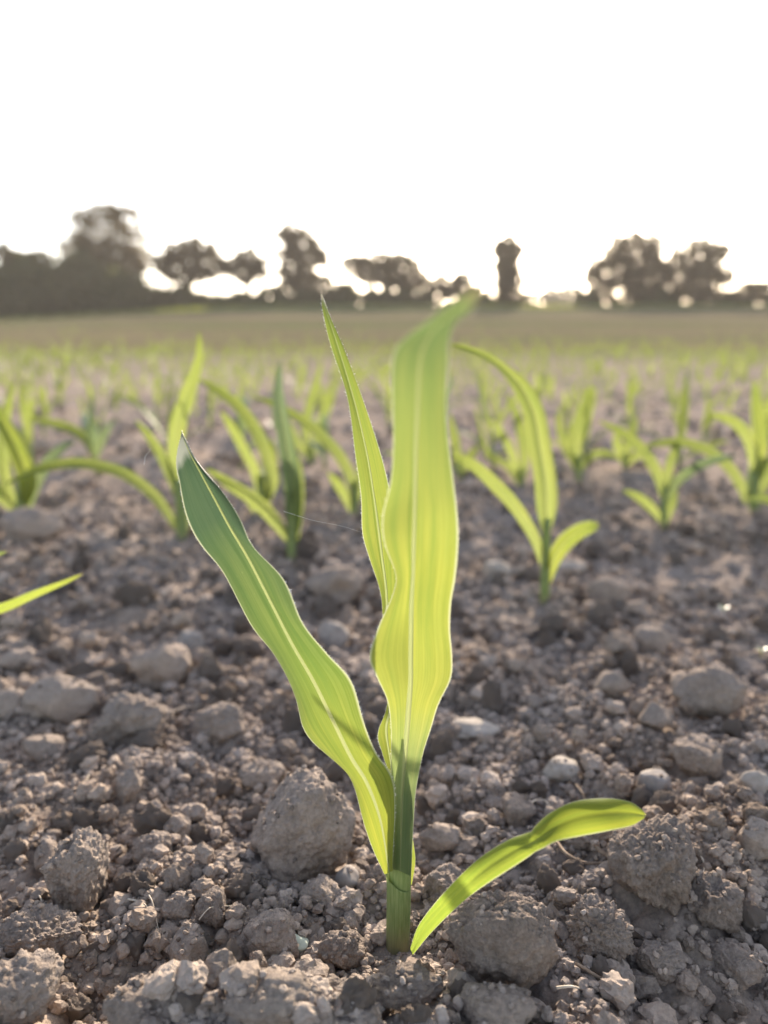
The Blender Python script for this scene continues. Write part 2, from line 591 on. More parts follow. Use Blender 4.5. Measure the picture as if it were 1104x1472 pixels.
SC = 'clods of dry soil'
ST = 'stones in the soil'
heroes = [
    ('soil_clod', 433, 1240, 152, 150, 'largest rounded clod left of the tall maize seedling stem', 'clod', M_dry, 101, 6, .10, .07, 6),
    ('soil_clod', 735, 1448, 180, 182, 'big dark rough clod under the low drooping first leaf', 'clod', M_rough, 144, 9, .12, .11, 6),
    ('soil_clod', 866, 1375, 96, 86, 'craggy fist of soil just right of the big dark clod', 'clod', M_rough, 103, 8, .20, .20, 6),
    ('soil_clod', 940, 1295, 125, 150, 'tall angular clod with root threads right of the drooping leaf tip', 'clod', M_clod, 104, 9, .16, .10, 6),
    ('soil_clod', 1028, 1330, 82, 76, 'ragged clod near the right edge beside the tall angular clod', 'clod', M_rough, 105, 8, .18, .16, 5),
    ('soil_clod', 108, 1300, 92, 130, 'upright lumpy clod standing out of the soil bank at left', 'clod', M_clod, 106, 7, .14, .10, 6),
    ('stone', 234, 985, 84, 72, 'smooth rounded brown stone left of the long left leaf', 'stone', M_dry, 107, 6, .05, 0, 5),
    ('stone', 480, 865, 86, 66, 'blurred rounded stone between the left leaf and middle leaves', 'stone', M_clod, 108, 6, .05, 0, 5),
    ('stone', 84, 1030, 96, 64, 'broad flat topped stone near the left edge', 'stone', M_clod, 109, 8, .05, 0, 5),
    ('soil_clod', 190, 1070, 110, 84, 'crumbly clod with a pale root over its top at left', 'clod', M_clod, 110, 7, .14, .16, 5),
    ('soil_clod', 316, 1068, 80, 66, 'medium clod with a pale ridge right of the root clod', 'clod', M_clod, 111, 7, .12, .08, 5),
    ('soil_clod', 376, 1128, 64, 42, 'low clod just above the largest rounded clod', 'clod', M_clod, 112, 7, .08, .04, 5),
    ('soil_clod', 180, 1145, 42, 44, 'small knobbly clod under the thin white root hair', 'clod', M_clod, 113, 7, .10, .08, 5),
    ('stone', 66, 1248, 42, 46, 'small angular pale stone above the upright lumpy clod', 'stone', M_clod, 114, 10, .04, 0, 4),
    ('soil_clod', 308, 1328, 54, 56, 'round cracked clod crossed by a fine root at lower left', 'clod', M_rough, 115, 6, .12, .12, 5),
    ('stone', 266, 1388, 62, 58, 'flat faced stone leaning below the round cracked clod', 'stone', M_clod, 116, 11, .05, 0, 5),
    ('soil_clod', 257, 1322, 50, 42, 'small clod touching the round cracked clod on its left', 'clod', M_clod, 117, 7, .12, .10, 5),
    ('soil_clod', 388, 1370, 86, 62, 'wide clod ahead of the green tinged pebble', 'clod', M_clod, 118, 8, .12, .07, 5),
    ('soil_clod', 457, 1308, 70, 48, 'low clod at the foot of the largest rounded clod', 'clod', M_clod, 119, 7, .12, .07, 5),
    ('soil_clod', 45, 1385, 130, 80, 'dark crumbly lump in the bottom left corner hollow', 'clod', M_rough, 120, 7, .16, .18, 6),
    ('soil_clod', 20, 1465, 110, 110, 'out of focus dark lump at the bottom left corner', 'clod', M_rough, 121, 7, .16, .14, 5),
    ('soil_clod', 1025, 1022, 110, 70, 'broad dark clod far up the right side of the soil', 'clod', M_clod, 122, 7, .08, .06, 5),
    ('stone', 938, 938, 50, 42, 'rounded stone left above the broad dark clod at right', 'stone', M_clod, 123, 7, .05, 0, 4),
    ('stone', 944, 1045, 56, 38, 'rounded stone just left of the broad dark clod', 'stone', M_clod, 124, 7, .05, 0, 4),
    ('soil_clod', 1010, 1112, 72, 64, 'lump of soil right of the grey blue flint', 'clod', M_clod, 125, 7, .10, .06, 5),
    ('stone', 880, 870, 62, 46, 'slanted long stone beyond the right hand small maize plant', 'stone', M_clod, 126, 8, .04, 0, 4),
    ('stone', 1090, 1138, 44, 34, 'pale cream pebble at the right edge', 'stone', M_pale, 127, 6, .03, 0, 4),
    ('stone', 1094, 1228, 50, 60, 'smooth brown stone cut by the right edge', 'stone', M_clod, 128, 6, .05, 0, 5),
    ('stone_shard', 676, 1056, 86, 17, 'long pale flat shard right of the stem on the soil', 'stone', M_pale, 129, 6, .03, 0, 4),
    ('soil_clod', 742, 1180, 54, 42, 'clod with a dry rootlet behind the arched first leaf', 'clod', M_clod, 130, 8, .08, .05, 5),
    ('soil_clod', 636, 1218, 66, 38, 'smooth low clod just right of the stem', 'clod', M_clod, 131, 7, .05, 0, 5),
    ('stone', 808, 1118, 52, 34, 'pale lumpy stone above the arched first leaf', 'stone', M_pale, 132, 8, .05, 0, 4),
    ('stone', 940, 1145, 52, 44, 'grey blue flint right above the tip of the first leaf', 'stone', M_blue, 133, 9, .04, 0, 4),
    ('stone', 499, 1276, 34, 30, 'tiny blue grey flint chip beside the largest rounded clod', 'stone', M_blue, 134, 10, .02, 0, 3),
    ('stone', 478, 930, 46, 44, 'pale grey stone close behind the left leaf edge', 'stone', M_blue, 135, 9, .04, 0, 4),
    ('stone', 274, 942, 44, 42, 'blue grey stone touching the smooth rounded brown stone', 'stone', M_blue, 136, 9, .04, 0, 4),
    ('soil_clod', 36, 778, 90, 62, 'brown blurred clod below the maize clump at the left edge', 'clod', M_clod, 137, 7, .05, .03, 5),
    ('pebble', 424, 1372, 40, 28, 'greenish white pebble among the lower crumbs', 'stone', M_green_st, 138, 6, .04, 0, 4),
    ('soil_clod', 640, 1300, 74, 66, 'crumbly clod wedged between the stem and the first leaf', 'clod', M_rough, 139, 8, .14, .12, 5),
    ('soil_clod', 585, 1440, 110, 50, 'low broken clod in front of the stem foot', 'clod', M_rough, 140, 8, .16, .14, 5),
    ('soil_clod', 720, 1475, 120, 70, 'warm blurred lump in front of the big dark clod', 'clod', M_clod, 141, 7, .12, .08, 5),
    ('soil_clod', 205, 1470, 120, 60, 'warm blurred lump at the bottom edge left of centre', 'clod', M_clod, 142, 7, .12, .08, 5),
    ('soil_clod', 400, 1462, 150, 66, 'wide blurred lump at the bottom edge before the stem', 'clod', M_clod, 143, 7, .12, .10, 5),
    ('soil_clod', 950, 1405, 70, 60, 'pitted clod right below the craggy fist of soil', 'clod', M_rough, 145, 7, .14, .10, 5),
    ('soil_clod', 1060, 1420, 90, 80, 'big broken clod in the bottom right corner', 'clod', M_rough, 146, 7, .14, .10, 5),
    ('soil_clod', 850, 1215, 90, 50, 'earthy root ball lump under the first leaf tip', 'clod', M_rough, 147, 8, .16, .14, 5),
    ('stone', 715, 832, 44, 30, 'pale papery flake left of the right hand small maize plant', 'stone', M_pale, 148, 8, .04, 0, 4),
    ('stone_shard', 820, 822, 50, 16, 'pale flat flake right of the right hand small maize plant', 'stone', M_pale, 149, 8, .04, 0, 3),
    ('soil_clod', 880, 1000, 52, 40, 'blurred clod between the two rounded stones at right', 'clod', M_clod, 150, 7, .07, .04, 4),
    ('stone', 12, 1030, 60, 44, 'grey stone cut by the left edge', 'stone', M_clod, 151, 7, .05, 0, 4),
    ('soil_clod', 60, 1090, 60, 38, 'low clod left of the crumbly clod with the root', 'clod', M_clod, 152, 7, .09, .05, 4),
    ('soil_clod', 215, 1240, 60, 46, 'low clod above the forked root threads at left', 'clod', M_clod, 153, 7, .12, .10, 5),
    ('soil_clod', 490, 1390, 70, 50, 'broken clod left of the stem foot', 'clod', M_rough, 154, 8, .15, .12, 5),
]
for t in heroes:
    n, px, py, w, h, lab, cat, mat, seed, fac, rgh, crm, sub = t
    w, h = w * 1.04, h * (1.1 if py < 1400 else .95)
    clod(n, px, py, w, h, lab, cat, mat, seed, fac, rgh, crm, sub, SC if cat == 'clod' else ST,
         bury=.24, thick=62 if seed == 144 else None)

# smaller clods: eight shapes, copied; they carry the label of the patch they lie in
proto_me = []
for k in range(10):
    V, Fc = clod_shape(300 + k, 5, 9, .26, .13 if k % 3 else .05, low=.3)
    o = link_mesh('small_clod', V, Fc, M_clod if k % 3 else M_rough, attrs={'tint': np.full(len(V), RNG.uniform(-.07, .10))})
    proto_me.append(o)
rs = np.random.default_rng(5)
placed = 0
patches = [
    ('small clod on the crumbly bank left of the largest rounded clod', lambda x, y: x < -.07 and y < .42),
    ('small clod on the soil between the largest rounded clod and stem', lambda x, y: -.07 <= x < .01 and y < .42),
    ('small clod on the soil right of the seedling stem', lambda x, y: x >= .01 and y < .42),
    ('small blurred clod on the soil behind the long left leaf', lambda x, y: x < 0),
    ('small blurred clod on the soil behind and right of the seedling', lambda x, y: True)]
tries = 0
while placed < 160 and tries < 5000:
    tries += 1
    px, py = rs.uniform(-20, 1124), rs.uniform(790, 1470) if rs.random() < .8 else rs.uniform(700, 900)
    b = hit(px, py)
    s = (rs.uniform(.004, .0082) if b[1] < .45 else rs.uniform(.006, .014)) * (1 if rs.random() < .85 else 1.35)
    if any((b[0] - x) ** 2 + (b[1] - y) ** 2 < (r * .9 + s) ** 2 for x, y, r in TAKEN):
        continue
    if abs(b[0] - .008) < .02 and abs(b[1] - .29) < .02:
        continue
    src = proto_me[placed % 10]
    o = src if placed < 10 else src.copy()
    if placed >= 10:
        col.objects.link(o)
    o.scale = (s * rs.uniform(.85, 1.25), s * rs.uniform(.85, 1.2), s * rs.uniform(.7, 1.0))
    o.rotation_euler = tuple(rs.uniform(-3.1, 3.1, 3))
    o.location = (b[0], b[1], float(height(b[0], b[1], False)) + s * .42)
    lab = next(l for l, f in patches if f(b[0], b[1]))
    tag(o, lab, 'clod', 'small clods: ' + lab.split(' on ')[1])
    TAKEN.append((b[0], b[1], s))
    placed += 1

# the crumbs between them: nobody could count these, one object of real crumbs
crV, crF, crT, off = [], [], [], 0
shapes = {2: [clod_shape(500 + k, 2, 9, low=.34) for k in range(18)], 1: [clod_shape(540 + k, 1, 4, low=.32) for k in range(12)],
          3: [clod_shape(560 + k, 3, 9, .30, .10, .30) for k in range(24)]}
from mathutils.bvhtree import BVHTree
bv, bf, boff = [], [], 0
for ob in list(col.objects):
    if ob.type == 'MESH' and ob.name.split('.')[0] in ('soil_clod', 'stone') and len(ob.data.vertices) < 50000:
        n_ = len(ob.data.vertices)
        co_ = np.empty(n_ * 3, np.float32)
        ob.data.vertices.foreach_get('co', co_)
        bv.append(co_.reshape(-1, 3) + np.array(ob.location))
        bf.append(np.array([p.vertices[:] for p in ob.data.polygons]) + boff)
        boff += n_
TOP = BVHTree.FromPolygons(np.vstack(bv).tolist(), np.vstack(bf).tolist())
del bv, bf
rs = np.random.default_rng(23)


def scatter(n, y0, y1, smin, smax, power, sub, halfw):
    global off
    u = rs.random(n)
    y = y0 + (y1 - y0) * u
    x = rs.uniform(-1, 1, n) * (halfw[0] + halfw[1] * y)
    s = smin * (1 - rs.random(n) * (1 - (smin / smax) ** power)) ** (-1 / power)
    clump = vn2(x / .07, y / .07, 77) + .6 * vn2(x / .02, y / .02, 78)
    keep = clump + rs.normal(0, .5, n) > -.45
    x, y, s = x[keep], y[keep], s[keep]
    z = height(x, y)
    for k in range(len(x)):
        if s[k] > .0016 and (x[k] - .006) ** 2 + (y[k] - .281) ** 2 < .00016:
            continue
        if y[k] < 1.2:
            hh = TOP.ray_cast(Vector((x[k], y[k], .3)), Vector((0, 0, -1)))
            if hh[0] is not None and hh[0].z > z[k]:
                if s[k] > .0018 or hh[1].z < .6 or rs.random() < .7:
                    continue
                z[k] = hh[0].z - s[k] * .25
        V, Fc = shapes[sub][rs.integers(len(shapes[sub]))]
        A = rot_matrix(rs) * (s[k] * rs.uniform(.75, 1.2, 3))[None, :]
        P = V @ A.T
        P = P * np.array([1, 1, .85]) + np.array([x[k], y[k], z[k] + s[k] * rs.uniform(.0, .8 if rs.random() < .6 else 1.5)])
        crV.append(P)
        crF.append(Fc + off)
        crT.append(np.full(len(P), rs.normal(0, .22)))
        off += len(P)


scatter(20000, .14, .62, .0006, .0020, 1.2, 1, (.08, .55))
scatter(34000, .14, .62, .0012, .0042, 1.5, 2, (.08, .55))
scatter(3000, .14, .62, .0028, .0080, 2.0, 3, (.08, .55))
scatter(18000, .58, 1.5, .0020, .0085, 1.6, 1, (.10, .6))
scatter(900, .55, 1.6, .006, .014, 2.0, 2, (.10, .6))
scatter(3500, 1.5, 5.0, .006, .026, 1.8, 1, (.2, .62))
o = link_mesh('soil_crumbs', np.vstack(crV), np.vstack(crF), M_crumb, smooth=False, attrs={'tint': np.concatenate(crT)})
tag(o, 'loose crumbs of dry grey brown soil covering the ground', 'soil crumbs', kind='stuff')
del crV, crF, crT


# ------------------------------------------------------------------ maize leaves
def blade(M, L, Rr, n, cols, dome=0.0, wave=None, rib=0.0):
    """surface through three 3-D edge curves; dome lifts the middle between rib and edges"""
    C, A, B = catmull(M, n), catmull(L, n), catmull(Rr, n)
    h = (cols + 1) // 2
    V, UV, RV = [], [], []
    for k in range(n):
        rk = rib * (1 - (k / (n - 1)) ** 1.3 * .9) * min(1, .25 + 4 * k / (n - 1))
        w = np.linalg.norm(A[k] - B[k])
        nrm = np.cross(B[k] - A[k], (C[min(k + 1, n - 1)] - C[max(k - 1, 0)]))
        nrm /= np.linalg.norm(nrm) + 1e-12
        gl = min(.3, rk / (np.linalg.norm(A[k] - C[k]) + 1e-9))
        gr = min(.3, rk / (np.linalg.norm(B[k] - C[k]) + 1e-9))
        us = np.concatenate([np.linspace(-1, -gl, h), np.linspace(gr, 1, h)]) if rib else np.linspace(-1, 1, cols)
        if nrm[1] > 0:
            nrm_v = -nrm
        else:
            nrm_v = nrm
        for u in us:
            e = A[k] if u < 0 else B[k]
            a = abs(u)
            p = C[k] * (1 - a) + e * a + nrm * (dome * w * (a - a * a) * 4 * .25)
            if wave:
                p = p + nrm * wave[0] * a * a * math.sin(wave[1] * k / n * 6.283 + (wave[2] if u < 0 else wave[3])) * min(1, w / .012)
            V.append(p)
            UV.append(((u + 1) / 2, k / (n - 1)))
        if rib:
            p0, p1 = V[-h - 1], V[-h]
            for j in range(7):
                a = j / 6
                RV.append(p0 * (1 - a) + p1 * a + nrm_v * (math.sin(math.pi * a) ** .8 * rk * .75))
    m = len(us)
    idx = np.arange(n * m).reshape(n, m)
    q = np.stack([idx[:-1, :-1], idx[:-1, 1:], idx[1:, 1:], idx[1:, :-1]], -1)
    if rib:
        q = np.delete(q, h - 1, axis=1)
    q = q.reshape(-1, 4)
    return np.array(V), q, np.array(UV), (np.array(RV) if rib else None)


def leaf_px(parent, origin, st, mat, n=90, cols=17, dome=.25, fold=0.0, wave=None, rib=.0009, edge=(0, 0), ribmat=None, hairs=0):
    M, L, Rr = [], [], []
    for s in st:
        Y = s[6]
        eL, eR = (s[7], s[8]) if len(s) > 7 else edge
        M.append(at(s[0], s[1], Y + fold))
        L.append(at(s[2], s[3], Y + eL))
        Rr.append(at(s[4], s[5], Y + eR))
    V, q, UV, RV = blade(M, L, Rr, n, cols, dome, wave, rib)
    lf = link_mesh('leaf', V, q, mat, parent, origin, uv=UV)
    if rib:
        idx = np.arange(n * 7).reshape(n, 7)
        rq = np.stack([idx[:-1, :-1], idx[:-1, 1:], idx[1:, 1:], idx[1:, :-1]], -1).reshape(-1, 4)
        rb = link_mesh('midrib', RV, rq, ribmat or M_rib, None, origin, uv=np.stack([np.tile(np.linspace(0, 1, 7), n), np.repeat(np.linspace(0, 1, n), 7)], -1))
        rb.location = (0, 0, 0)
        rb.parent = lf
    if hairs:
        rh = np.random.default_rng(len(st) * 7)
        w_ = V.reshape(n, -1, 3)
        HV = []
        for side, nxt in ((0, 1), (-1, -2)):
            for _ in range(hairs):
                k = rh.integers(2, n - 2)
                a_ = rh.random()
                p = w_[k, side] * a_ + w_[k + 1, side] * (1 - a_)
                out = w_[k, side] - w_[k, nxt]
                out = out / (np.linalg.norm(out) + 1e-9)
                al = w_[k + 1, side] - w_[k, side]
                al = al / (np.linalg.norm(al) + 1e-9)
                d_ = out * rh.uniform(.4, 1) + al * rh.uniform(.2, .9) + rh.normal(0, .25, 3)
                HV += [p - al * .00007, p + al * .00007, p + d_ * rh.uniform(.0004, .0011)]
        hr = link_mesh('leaf_hair', np.array(HV), np.arange(len(HV)).reshape(-1, 3), M_silk, None, origin)
        hr.location = (0, 0, 0)
        hr.parent = lf
        hr['kind'] = 'stuff'
    return lf


def st(rows, Ys):
    """rows of (Mx,My,Lx,Ly,Rx,Ry); Ys = depth at a few fractions, interpolated"""
    f = np.linspace(0, 1, len(rows))
    y = np.interp(f, np.linspace(0, 1, len(Ys)), Ys)
    return [(*r, float(v)) for r, v in zip(rows, y)]


# --- the seedling in focus
BY = .291
base = hit(574, 1362)
hero = empty('maize_seedling', base)
tag(hero, 'tall young maize seedling in sharp focus with yellow green backlit leaves', 'maize plant')
BY = float(base[1])

sc_px = [(573, 1380, 17), (573, 1350, 17), (574, 1310, 16.5), (575, 1262, 16.5), (576, 1230, 16), (578, 1180, 16.5), (580, 1135, 14), (582, 1098, 9), (584, 1065, 4.5), (585, 1035, 1.5)]
cs = catmull([at(a, b, BY + .001) for a, b, _ in sc_px], 60)
rr = np.interp(np.linspace(0, 1, 60), np.linspace(0, 1, len(sc_px)), [c for _, _, c in sc_px]) * .322 / F
v, f = tube(cs, rr, 20, .8)
link_mesh('stem', v, f, M_stem, hero, base)
# collar and dry sheath wrapped round the foot of the stem
cs2 = catmull([at(a, b, BY + .0005) for a, b in [(572, 1378), (572, 1345), (573, 1300), (573, 1268), (571, 1254)]], 30)
r2 = np.linspace(17.0, 17.4, 30) * .335 / F
th = np.linspace(0, 2 * math.pi, 25)
V, Q = [], []
for k in range(30):
    for j, a in enumerate(th[:-1]):
        top = 1.0
        V.append(cs2[k] + np.array([math.cos(a) * r2[k], math.sin(a) * r2[k] * .82, 0]) + (np.array([0, 0, -.006 * (1 + math.cos(a)) * .8]) if k > 18 else 0) * ((k - 18) / 11 if k > 18 else 0))
for k in range(29):
    for j in range(24):
        b_ = (j + 1) % 24
        Q.append((k * 24 + j, k * 24 + b_, (k + 1) * 24 + b_, (k + 1) * 24 + j))
link_mesh('sheath', np.array(V), Q, M_stem, hero, base)

A_rows = [(560, 1254, 553, 1256, 566, 1250), (548, 1181, 525, 1183, 566, 1172), (528, 1126, 503, 1126, 562, 1116), (504, 1086, 474, 1088, 541, 1074),
          (477, 1031, 440, 1048, 518, 1028), (450, 977, 421, 1002, 500, 975), (419, 923, 391, 938, 471, 934), (389, 863, 362, 893, 431, 890),
          (357, 801, 322, 830, 404, 832), (331, 757, 292, 790, 368, 786), (312, 722, 272, 745, 346, 748), (287, 676, 257, 694, 311, 698), (270, 644, 252, 668, 284, 662), (262, 622, 260, 627, 266, 630), (261, 618, 261, 620, 262, 620)]
Ad = [(.003, 0), (.009, -.001), (.015, -.001), (.020, -.001), (.024, 0), (.025, 0), (.023, 0), (.019, -.002), (.013, -.002), (.010, -.002), (.008, -.001), (.005, 0), (.003, .001), (.001, .001), (0, 0)]
A_st = [(*s, *d) for s, d in zip(st(A_rows, [BY - .006, BY - .010, BY - .008, BY + .002, BY + .022]), Ad)]
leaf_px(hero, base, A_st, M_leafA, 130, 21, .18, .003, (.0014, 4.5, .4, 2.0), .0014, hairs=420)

B_rows = [(575, 1252, 559, 1246, 591, 1258), (576, 1215, 559, 1215, 593, 1215), (577, 1178, 561, 1178, 595, 1178), (578, 1138, 562, 1138, 598, 1138), (582, 1088, 562, 1092, 608, 1084), (585, 1049, 562, 1050, 619, 1047), (588, 1010, 557, 1007, 631, 1009), (590, 975, 541, 972, 648, 975),
          (590, 940, 531, 943, 651, 945), (591, 900, 544, 902, 647, 905), (592, 860, 562, 860, 648, 870), (594, 820, 568, 828, 656, 825), (595, 780, 553, 782, 659, 780),
          (596, 735, 549, 740, 657, 735), (597, 690, 561, 690, 652, 690), (598, 640, 565, 640, 646, 640), (600, 590, 564, 590, 642, 590), (602, 545, 563, 545, 643, 545),
          (606, 510, 566, 508, 645, 512), (618, 482, 582, 482, 646, 490), (640, 458, 617, 458, 654, 466), (666, 438, 650, 434, 672, 450), (698, 410, 694, 408, 699, 414)]
Bd = [(.0075, .0075), (.0075, .0075), (.0075, .0075), (.007, .007), (.006, .006), (.004, .004), (.002, .002), (-.004, .006), (-.006, .004), (-.001, -.002), (.006, -.004), (.008, -.005), (.002, -.003), (-.002, .002), (.003, .004)] + [(.003, .004)] * 4 + [(.004, .006), (.004, .004), (.002, .002), (0, 0)]
B_st = [(*s, *d) for s, d in zip(st(B_rows, [BY - .0075, BY - .0085, BY - .014, BY - .024, BY - .045, BY - .082, BY - .118, BY - .145]), Bd)]
leaf_px(hero, base, B_st, M_leafB, 140, 23, .12, .002, (.0009, 3.5, 1.0, 2.4), .0013, hairs=350)

C_rows = [(566, 1125, 562, 1122, 576, 1125), (559, 1080, 549, 1082, 574, 1080), (555, 1045, 543, 1054, 572, 1045), (562, 1010, 557, 1013, 570, 1005), (560, 960, 556, 955, 567, 955), (556, 905, 550, 890, 565, 900),
          (555, 850, 546, 850, 569, 850), (549, 800, 530, 800, 571, 800), (544, 760, 521, 765, 569, 752), (537, 710, 519, 712, 559, 700), (527, 650, 510, 652, 545, 646), (509, 575, 499, 572, 521, 572), (485, 495, 475, 495, 495, 500), (470, 450, 465, 450, 474, 452), (462, 423, 461, 424, 463, 424)]
C_st = st(C_rows, [BY + .006, BY + .010, BY + .012, BY + .016, BY + .024])
leaf_px(hero, base, C_st, M_leafC, 110, 15, .12, .002, (.0006, 3, 0, 1), .0009, edge=(0, .003), hairs=420)

D_rows = [(592, 1368, 590, 1362, 594, 1372), (611, 1332, 604, 1326, 621, 1340), (655, 1285, 645, 1276, 667, 1295), (693, 1252, 684, 1238, 704, 1268), (740, 1222, 729, 1208, 754, 1235), (762, 1212, 757, 1197, 770, 1225),
          (772, 1206, 764, 1196, 778, 1220), (782, 1199, 770, 1186, 788, 1215), (800, 1187, 790, 1169, 806, 1208), (832, 1174, 826, 1152, 838, 1201), (872, 1168, 868, 1147, 877, 1194), (905, 1168, 903, 1152, 908, 1187), (922, 1171, 922, 1163, 922, 1179), (929, 1172, 929, 1171, 929, 1173)]
Dd = [(0, 0)] * 3 + [(.006, -.003)] * 8 + [(.004, -.001), (.002, 0), (0, 0)]
D_st = [(*s, *d) for s, d in zip(st(D_rows, [BY - .010, BY - .046, BY - .052, BY - .046, BY - .034]), Dd)]
leaf_px(hero, base, D_st, M_leafD, 120, 17, .25, .001, (.0003, 5, 0, 2), 0)
# small collar flap behind the stem
leaf_px(hero, base, st([(590, 1270, 586, 1275, 592, 1272), (592, 1240, 586, 1240, 597, 1240), (591, 1215, 586, 1215, 595, 1215), (590, 1195, 588, 1195, 591, 1195)], [BY + .004, BY + .004]), M_leafC, 20, 7, .1, 0, None, 0)


# --- blurred plants of the second row, each traced on its own
def leaf_line(parent, origin, pts, Y0, Y1, mat, n=36, cols=7, turn=.35, rib=0):
    """pts (px,py,width in px); depth from Y0 to Y1 along it"""
    P = np.array([(a, b) for a, b, _ in pts], float)
    W = np.array([w for _, _, w in pts], float)
    T = np.gradient(P, axis=0)
    T /= np.linalg.norm(T, axis=1)[:, None] + 1e-9
    N = np.stack([-T[:, 1], T[:, 0]], -1)
    f = np.linspace(0, 1, len(pts)) ** 1.3
    rows = []
    for k in range(len(pts)):
        Y = Y0 + (Y1 - Y0) * f[k]
        d = turn * W[k] * Y / F
        l, r = P[k] - N[k] * W[k] / 2, P[k] + N[k] * W[k] / 2
        rows.append((*P[k], *l, *r, Y, -d, d))
    leaf_px(parent, origin, rows, mat, n, cols, .3, .15 * W.max() * Y0 / F, None, rib)


def plant(bx, by, label, stem_top, leaves, name='maize_plant', stem_w=11, group='young maize plants behind the seedling', Y=None):
    b = hit(bx, by) if Y is None else at(bx, by, Y)
    e = empty(name, b)
    tag(e, label, 'maize plant', group)
    Y = float(b[1])
    dep = Y * CP + (H - b[2]) * SP
    c = catmull([at(bx, by + 14, Y), at(bx, by, Y), at((bx + stem_top[0]) / 2, (by + stem_top[1]) / 2, Y), at(*stem_top, Y)], 16)
    v, f = tube(c, np.linspace(.55, .42, 16) * stem_w * dep / F, 10)
    link_mesh('stem', v, f, M_stem, e, b)
    for i, (pts, dy, mat) in enumerate(leaves):
        leaf_line(e, b, pts, Y, Y + dy, mat, turn=[.35, -.3, .2, -.15][i % 4], rib=.0007)
    return e


G, GR = M_leafG, M_grey
plant(783, 866, 'small maize plant right of the seedling with an arching top leaf and bitten low leaf', (786, 745), [
    ([(785, 765, 12), (786, 728, 30), (784, 690, 32), (776, 640, 32), (768, 595, 31), (752, 560, 27), (735, 540, 18), (712, 520, 12), (690, 508, 10), (665, 499, 8), (645, 495, 3)], -.10, G),
    ([(782, 812, 10), (768, 772, 15), (742, 730, 18), (715, 700, 19), (685, 672, 16), (664, 660, 11), (650, 653, 3)], -.06, G),
    ([(786, 840, 8), (796, 805, 20), (812, 780, 24), (832, 764, 22), (850, 757, 17), (861, 755, 6)], -.05, M_leafC)], stem_w=14)
plant(262, 775, 'maize plant left of the left leaf tip with one long leaf arching left', (257, 690), [
    ([(255, 760, 8), (244, 742, 12), (222, 712, 15), (185, 684, 16), (150, 671, 16), (110, 665, 15), (70, 670, 13), (40, 680, 10), (10, 695, 3)], -.16, G),
    ([(258, 700, 12), (252, 655, 21), (256, 612, 24), (268, 570, 22), (281, 535, 16), (287, 505, 10), (286, 478, 3)], -.04, G),
    ([(258, 720, 8), (246, 685, 14), (228, 648, 14), (210, 622, 10), (195, 605, 3)], -.02, G),
    ([(262, 770, 8), (270, 745, 12), (276, 725, 10), (280, 705, 3)], .03, GR)], stem_w=16)
plant(419, 805, 'upright grey green maize plant whose dull leaf stands straight up', (416, 700), [
    ([(420, 785, 12), (422, 740, 23), (420, 690, 26), (412, 640, 24), (404, 595, 20), (400, 560, 14), (403, 520, 3)], -.03, GR),
    ([(416, 778, 8), (398, 752, 17), (370, 722, 19), (340, 702, 17), (318, 688, 13), (298, 674, 4)], -.08, G),
    ([(424, 780, 10), (428, 720, 18), (425, 670, 18), (418, 640, 4)], .02, G)], stem_w=13)
plant(374, 742, 'maize plant with two crossing leaves behind the grey green plant', (376, 680), [
    ([(384, 720, 10), (392, 690, 18), (382, 650, 18), (366, 615, 18), (342, 583, 16), (312, 560, 12), (285, 545, 4)], -.12, G),
    ([(374, 720, 9), (368, 680, 15), (350, 645, 14), (332, 612, 12), (318, 592, 4)], -.05, G),
    ([(378, 740, 8), (388, 700, 15), (392, 660, 13), (390, 630, 3)], .04, G),
    ([(372, 742, 8), (362, 725, 10), (352, 715, 3)], -.02, G)], stem_w=12)
plant(509, 740, 'maize plant half hidden by the middle leaves with one leaf reaching left', (510, 690), [
    ([(512, 720, 9), (505, 688, 15), (488, 655, 16), (462, 626, 15), (432, 602, 13), (398, 583, 10), (365, 570, 3)], -.14, G),
    ([(508, 738, 8), (498, 715, 14), (485, 695, 13), (472, 680, 4)], -.03, G),
    ([(514, 720, 8), (520, 690, 15), (522, 660, 14), (520, 635, 3)], .02, G)], stem_w=11)
plant(448, 668, 'maize plant with two upright leaves forming a V left of centre', (446, 640), [
    ([(445, 655, 8), (440, 620, 13), (446, 580, 13), (456, 545, 9), (463, 520, 3)], .0, G),
    ([(450, 655, 8), (458, 620, 13), (472, 580, 13), (482, 548, 4)], .05, G),
    ([(446, 660, 7), (430, 640, 10), (418, 615, 9), (412, 600, 3)], -.05, G)], stem_w=8)
plant(30, 735, 'maize clump at the left edge with broad bright leaves', (30, 680), [
    ([(34, 728, 12), (40, 695, 26), (28, 655, 28), (10, 618, 24), (-8, 590, 16), (-24, 575, 3)], -.12, M_leafC),
    ([(42, 728, 9), (52, 692, 18), (72, 660, 16), (92, 642, 11), (108, 635, 3)], .05, GR),
    ([(22, 728, 9), (8, 690, 18), (4, 640, 18), (10, 590, 14), (22, 545, 3)], .0, G),
    ([(20, 735, 9), (5, 715, 18), (-15, 700, 14), (-30, 695, 3)], -.05, G)], stem_w=14)
plant(137, 662, 'small maize plant with a spread V of leaves behind the arching leaf', (134, 640), [
    ([(134, 655, 8), (126, 635, 13), (105, 618, 14), (75, 608, 12), (45, 604, 3)], -.08, G),
    ([(138, 655, 8), (146, 632, 12), (156, 615, 9), (163, 603, 3)], .02, GR),
    ([(134, 655, 8), (128, 620, 12), (120, 592, 4)], .04, G)], stem_w=9)
